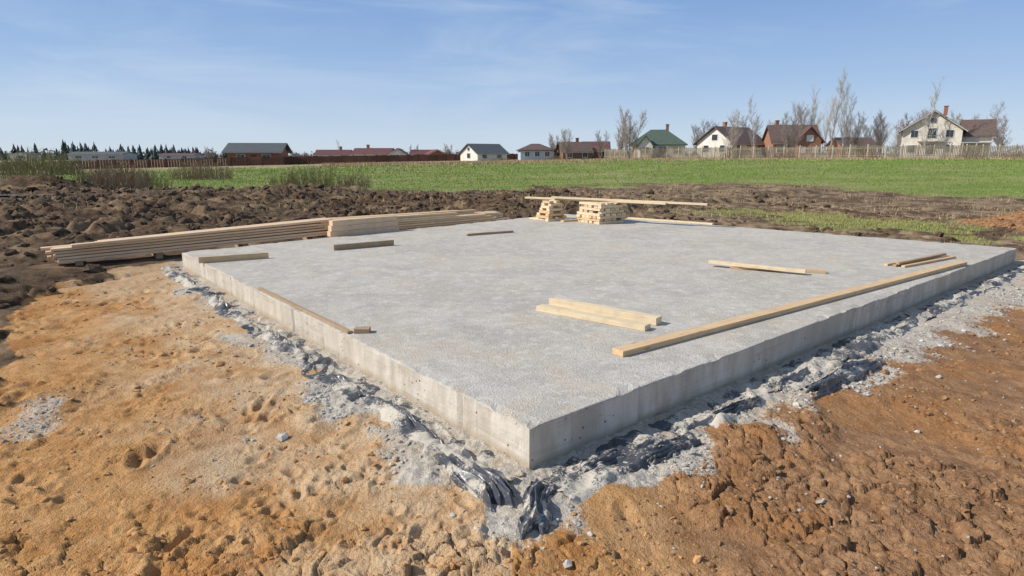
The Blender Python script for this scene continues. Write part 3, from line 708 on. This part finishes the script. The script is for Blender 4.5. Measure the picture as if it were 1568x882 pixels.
# ------------------------------------------------------------------ fences
def fence(name,pts,h,sp,pw,mat,postmat,gap=3.0,rails=True):
    e=empty(name); pk=MB(); ps=MB(); rl=MB()
    for (x0,y0),(x1,y1) in zip(pts[:-1],pts[1:]):
        le=math.hypot(x1-x0,y1-y0); n=int(le/gap)
        zs=H(np.linspace(x0,x1,n+1),np.linspace(y0,y1,n+1))
        for i in range(n):
            xa,ya=x0+(x1-x0)*i/n,y0+(y1-y0)*i/n; xb_,yb_=x0+(x1-x0)*(i+1)/n,y0+(y1-y0)*(i+1)/n
            hh=h*random.uniform(.96,1.04); ps.box((xa,ya,zs[i]+hh/2),(.16,.16,hh+.35))
            k=int(le/n/sp)
            for j in range(k):
                f=(j+.5)/k; zz=zs[i]*(1-f)+zs[i+1]*f; ph=hh*random.uniform(.93,1.0)
                pk.box((xa+(xb_-xa)*f,ya+(yb_-ya)*f-.05,zz+ph/2+.04),(pw,.03,ph))
            if rails:
                for q in(.25,.8):
                    za_=zs[i]+h*q; zb_=zs[i+1]+h*q
                    rl.prism([(xa,ya,za_),(xb_,yb_,zb_),(xb_,yb_,zb_+.08),(xa,ya,za_+.08)],(0,.05,0))
    pk.make('pickets',mat,e); ps.make('posts',postmat,e); 
    if rl.v: rl.make('rails',postmat,e)
M_fl=mt('pale_fence_wood',(.50,.42,.30),var=.25,scale=.6); M_fd=mt('dark_fence_sheet',(.12,.06,.045),var=.25,scale=.3); M_post=mt('fence_post',(.62,.55,.44),var=.2)
fence('picket_fence',[(22,150),(48,126),(66,112),(100,108)],2.4,.26,.18,M_fl,M_post,gap=2.6)
fence('sheet_fence',[(-112,118),(-52,132),(-18,170),(21,205)],1.75,.5,.49,M_fd,M_fd,gap=3,rails=False)

# ------------------------------------------------------------------ bare trees
M_bark=mt('grey_bark',(.31,.265,.225),var=.3,scale=1.5); M_birch=mt('birch_bark',(.44,.405,.365),var=.35,scale=2.5)
def tree_mesh(seed,h,style):
    rd=random.Random(seed); V=[];Fa=[]
    def tube(p0,p1,r0,r1,sides):
        d=(p1-p0).normalized(); u=d.orthogonal().normalized(); w=d.cross(u); i=len(V)
        for p,r in((p0,r0),(p1,r1)):
            for k in range(sides):
                a=2*math.pi*k/sides; q=p+(u*math.cos(a)+w*math.sin(a))*r; V.append(tuple(q))
        for k in range(sides): Fa.append((i+k,i+(k+1)%sides,i+sides+(k+1)%sides,i+sides+k))
    def grow(p,d,le,r,lev):
        segs=[7,4,3,2][lev]; q=p.copy()
        for s in range(segs):
            d=(d+Vector((rd.gauss(0,.05 if lev==0 else .10),rd.gauss(0,.05 if lev==0 else .10),rd.gauss(0,.05)+.09))).normalized()
            p2=q+d*le/segs; tp=.85
            ra=r*(1-tp*s/segs); r2=r*(1-tp*(s+1)/segs)
            tube(q,p2,max(ra,.005),max(r2,.003),5 if lev==0 else 3)
            if lev<3:
                nb={0:(3 if s>0 else 0),1:3,2:3}[lev]
                if style=='poplar' and lev==0: nb+=1
                for _ in range(nb):
                    f=rd.random(); b=q.lerp(p2,f)
                    a=rd.uniform(0,2*math.pi); side=Vector((math.cos(a),math.sin(a),0))
                    up={'round':.75,'birch':1.3,'poplar':1.9}[style]
                    nd=(side*1.0+Vector((0,0,up))+d*.5).normalized()
                    k={0:.46,1:.48,2:.45}[lev]*rd.uniform(.6,1.05)
                    if lev==0: k*=(1-.6*((s+f)/segs))
                    if style!='round' and lev==0: k*=.8
                    grow(b,nd,le*k,max(.008,ra*.45),lev+1)
            q=p2
    if style=='round':
        n=rd.choice([3,4])
        for i in range(n):
            a=rd.uniform(0,6.28); grow(Vector((math.cos(a)*.12,math.sin(a)*.12,0)),Vector((math.cos(a)*.32,math.sin(a)*.32,1)).normalized(),h*rd.uniform(.78,.95),h*.011,0)
    else: grow(Vector((0,0,0)),Vector((0,0,1)),h,h*.010,0)
    me=bpy.data.meshes.new('bare_tree'); me.from_pydata(V,[],Fa); me.update(); return me
protos={}
for st_,hh in(('round',8),('birch',12),('poplar',13)):
    for i in range(3):
        me=tree_mesh(i*13+len(st_),hh,st_); me.materials.append(M_birch if st_!='round' else M_bark); protos[(st_,i)]=(me,hh)
TR=[(957,172,138,'round'),(865,197,158,'round'),(912,201,160,'round'),(846,208,165,'round'),(1072,186,150,'round'),(1101,172,122,'round'),(1140,162,134,'birch'),(1190,168,128,'round'),
 (1226,152,140,'birch'),(1250,134,136,'poplar'),(1268,138,138,'birch'),(1286,176,140,'round'),(1325,178,140,'round'),(1360,170,136,'round'),(1386,144,128,'birch'),(1438,178,150,'round'),(1478,168,150,'birch'),(1553,138,98,'round'),(1562,150,104,'birch'),(1210,160,150,'round'),
 (640,222,210,'round'),(690,222,215,'round'),(532,218,220,'birch'),(585,226,230,'round'),(340,226,230,'round'),(1308,190,160,'round'),(1500,176,160,'round'),(1160,190,170,'round'),(1240,160,150,'birch'),(1125,180,150,'round'),(1275,160,160,'birch'),(1058,192,170,'round'),(1345,186,165,'round'),(940,196,175,'round')]
for i,(u_,vt,Yd,st_) in enumerate(TR):
    x=(u_-784)/949*Yd*1.022; z0=hz(x,Yd)-.1; h=2.14+(238-vt)*Yd*1.02/949-z0
    me,hh=protos[(st_,i%3)]
    o=bpy.data.objects.new('birch_tree' if st_=='birch' else ('poplar_tree' if st_=='poplar' else 'bare_tree'),me); s=h/hh
    o.location=(x,Yd,z0); o.scale=(s*random.uniform(.9,1.1),)*2+(s,); o.rotation_euler=(0,0,random.uniform(0,6.28)); link(o)
for (x,y,h_) in [(40.5,118,2.6),(62,110,2.0),(76,105,2.4),(91,104,2.5),(98,104,2.2),(52,121,2.0),(30,130,1.8),(84,106,1.6),(10,150,1.6),(-3,160,1.5)]:
    stems('dry_bush',(x,y),2.4,90,h_,M_stem,.022,.35)

# ------------------------------------------------------------------ distant tree masses
def conifers():
    V=[];Fa=[];rd=random.Random(5)
    def one(x,y,z,h,w):
        n=8
        for k in range(n):
            f=k/n; zz=z+h*(.10+.82*f); rr_=w*(1-f)**.7*rd.uniform(.75,1.2); m_=8; i=len(V)
            V.append((x,y,zz+h*.20))
            for j in range(m_):
                a=6.283*j/m_+rd.random()*.4; q=rr_*rd.uniform(.5,1.2); V.append((x+q*math.cos(a),y+q*math.sin(a),zz-rd.uniform(0,.05)*h))
            for j in range(m_): 
                if rd.random()<.88: Fa.append((i,i+1+j,i+1+(j+1)%m_))
    Yd=360; sc=Yd/949
    for u_ in np.arange(108,345,1.7):
        top=238-rd.uniform(4,12)*(.6+.6*abs(math.sin(u_*.05)))
        if 150<u_<185: top=238-rd.uniform(0,6)
        if 112<u_<148: top=238-rd.uniform(8,20)
        if u_>300: top=238-rd.uniform(0,7)
        yj=Yd+rd.uniform(-15,25); h=2+(238-top)*sc+3
        one((u_+rd.uniform(-2,2)-784)*sc,yj,-3,h+1.0,h*.20+.9)
    for u_ in (8,14,20,26,40,46,52,60,66,72,84,92,100,17,0,-20,-35):
        h=rd.uniform(7,12.5); one((u_-784)*sc,Yd,-3,h,h*.20+.9)
    pymesh('distant_pine_forest',V,Fa,mt('pine_foliage',(.065,.085,.075),var=.35,scale=.15))
conifers()
def scrubline():
    V=[];Fa=[];rd=random.Random(8)
    for Yd in(420,470):
        for i in range(2600):
            u_=rd.uniform(-100,1700); x=(u_-784)/949*Yd; base=-3
            top=2.14+(2.2+2.2*math.sin(u_*.021)+1.5*math.sin(u_*.083+1)+rd.uniform(-2,3.5))*Yd/949
            if u_>850: top+=1.0
            z=rd.uniform(-1,top); s=rd.uniform(.4,1.3); k=len(V); y=Yd+rd.uniform(-8,8)
            for j in range(3): V.append((x+rd.gauss(0,s),y+rd.gauss(0,s),z+rd.gauss(0,s)*.9))
            Fa.append((k,k+1,k+2))
            if rd.random()<.35:
                k=len(V); V.extend([(x-.12,y,base),(x+.12,y,base),(x+rd.uniform(-.8,.8),y,top+1.2)]); Fa.append((k,k+1,k+2))
            k=len(V); V.extend([(x-1.6,y+2,base),(x+1.6,y+2,base),(x+rd.uniform(-1,1),y+2,top*rd.uniform(.5,.9))]); Fa.append((k,k+1,k+2))
    pymesh('distant_treeline',V,Fa,mt('distant_scrub',(.25,.235,.23),var=.3,scale=.05))
scrubline()

# ------------------------------------------------------------------ light, sky, camera
el=math.radians(37); S=Vector((-.985*math.cos(el),-.12*math.cos(el),math.sin(el))).normalized()
sd_=bpy.data.lights.new('sun','SUN'); sd_.energy=5.0; sd_.angle=math.radians(.53); sd_.color=(1,.94,.86)
so=bpy.data.objects.new('sun',sd_); so.rotation_euler=S.to_track_quat('Z','Y').to_euler(); so.location=(0,0,30); link(so)
w=bpy.data.worlds.new('World'); scene.world=w; w.use_nodes=True; nt=w.node_tree
bg=nt.nodes['Background']; sky=nt.nodes.new('ShaderNodeTexSky'); sky.sky_type='NISHITA'; sky.sun_disc=False
sky.sun_elevation=el; sky.sun_rotation=math.atan2(S.x,S.y)%(2*math.pi); sky.altitude=100; sky.air_density=1.0; sky.dust_density=.3; sky.ozone_density=2.0
tc=nt.nodes.new('ShaderNodeTexCoord')
sp=nt.nodes.new('ShaderNodeSeparateXYZ'); nt.links.new(tc.outputs['Generated'],sp.inputs[0])
cr=nt.nodes.new('ShaderNodeValToRGB'); nt.links.new(sp.outputs[2],cr.inputs[0])
els=cr.color_ramp.elements
stops=[(0.0,(.62,.73,.84)),(.035,(.54,.67,.84)),(.10,(.39,.55,.81)),(.22,(.225,.39,.72)),(.5,(.17,.27,.46)),(1,(.14,.21,.37))]
els[0].position=0; els[0].color=(*stops[0][1],1); els[1].position=1; els[1].color=(*stops[-1][1],1)
for p,c in stops[1:-1]:
    e_=els.new(p); e_.color=(*c,1)
vm=nt.nodes.new('ShaderNodeVectorMath'); vm.operation='SCALE'; vm.inputs['Scale'].default_value=10; nt.links.new(cr.outputs[0],vm.inputs[0])
mx0=nt.nodes.new('ShaderNodeMix'); mx0.data_type='RGBA'; mx0.inputs[0].default_value=.87; nt.links.new(sky.outputs[0],mx0.inputs[6]); nt.links.new(vm.outputs[0],mx0.inputs[7])
mp=nt.nodes.new('ShaderNodeMapping'); mp.inputs['Scale'].default_value=(1.2,1.2,7); mp.inputs['Location'].default_value=(.4,0,.2); nt.links.new(tc.outputs['Generated'],mp.inputs[0])
nz=nt.nodes.new('ShaderNodeTexNoise'); nz.inputs['Scale'].default_value=1.7; nz.inputs['Detail'].default_value=7; nz.inputs['Roughness'].default_value=.58; nz.inputs['Distortion'].default_value=.6; nt.links.new(mp.outputs[0],nz.inputs['Vector'])
mr=nt.nodes.new('ShaderNodeMapRange'); mr.interpolation_type='SMOOTHSTEP'; nt.links.new(nz.outputs[0],mr.inputs[0]); mr.inputs[1].default_value=.42; mr.inputs[2].default_value=.75; mr.inputs[3].default_value=0; mr.inputs[4].default_value=.55
mx=nt.nodes.new('ShaderNodeMix'); mx.data_type='RGBA'; nt.links.new(mr.outputs[0],mx.inputs[0]); nt.links.new(mx0.outputs[2],mx.inputs[6]); mx.inputs[7].default_value=(6.0,7.1,8.4,1)
nt.links.new(mx.outputs[2],bg.inputs[0]); bg.inputs[1].default_value=.10
cd=bpy.data.cameras.new('camera'); cd.sensor_width=36; cd.lens=21.79; cd.clip_start=.05; cd.clip_end=9000
co=bpy.data.objects.new('camera',cd); co.location=(0,0,2.14); co.rotation_euler=(math.radians(90-12.1),0,0); link(co); scene.camera=co
print('done')
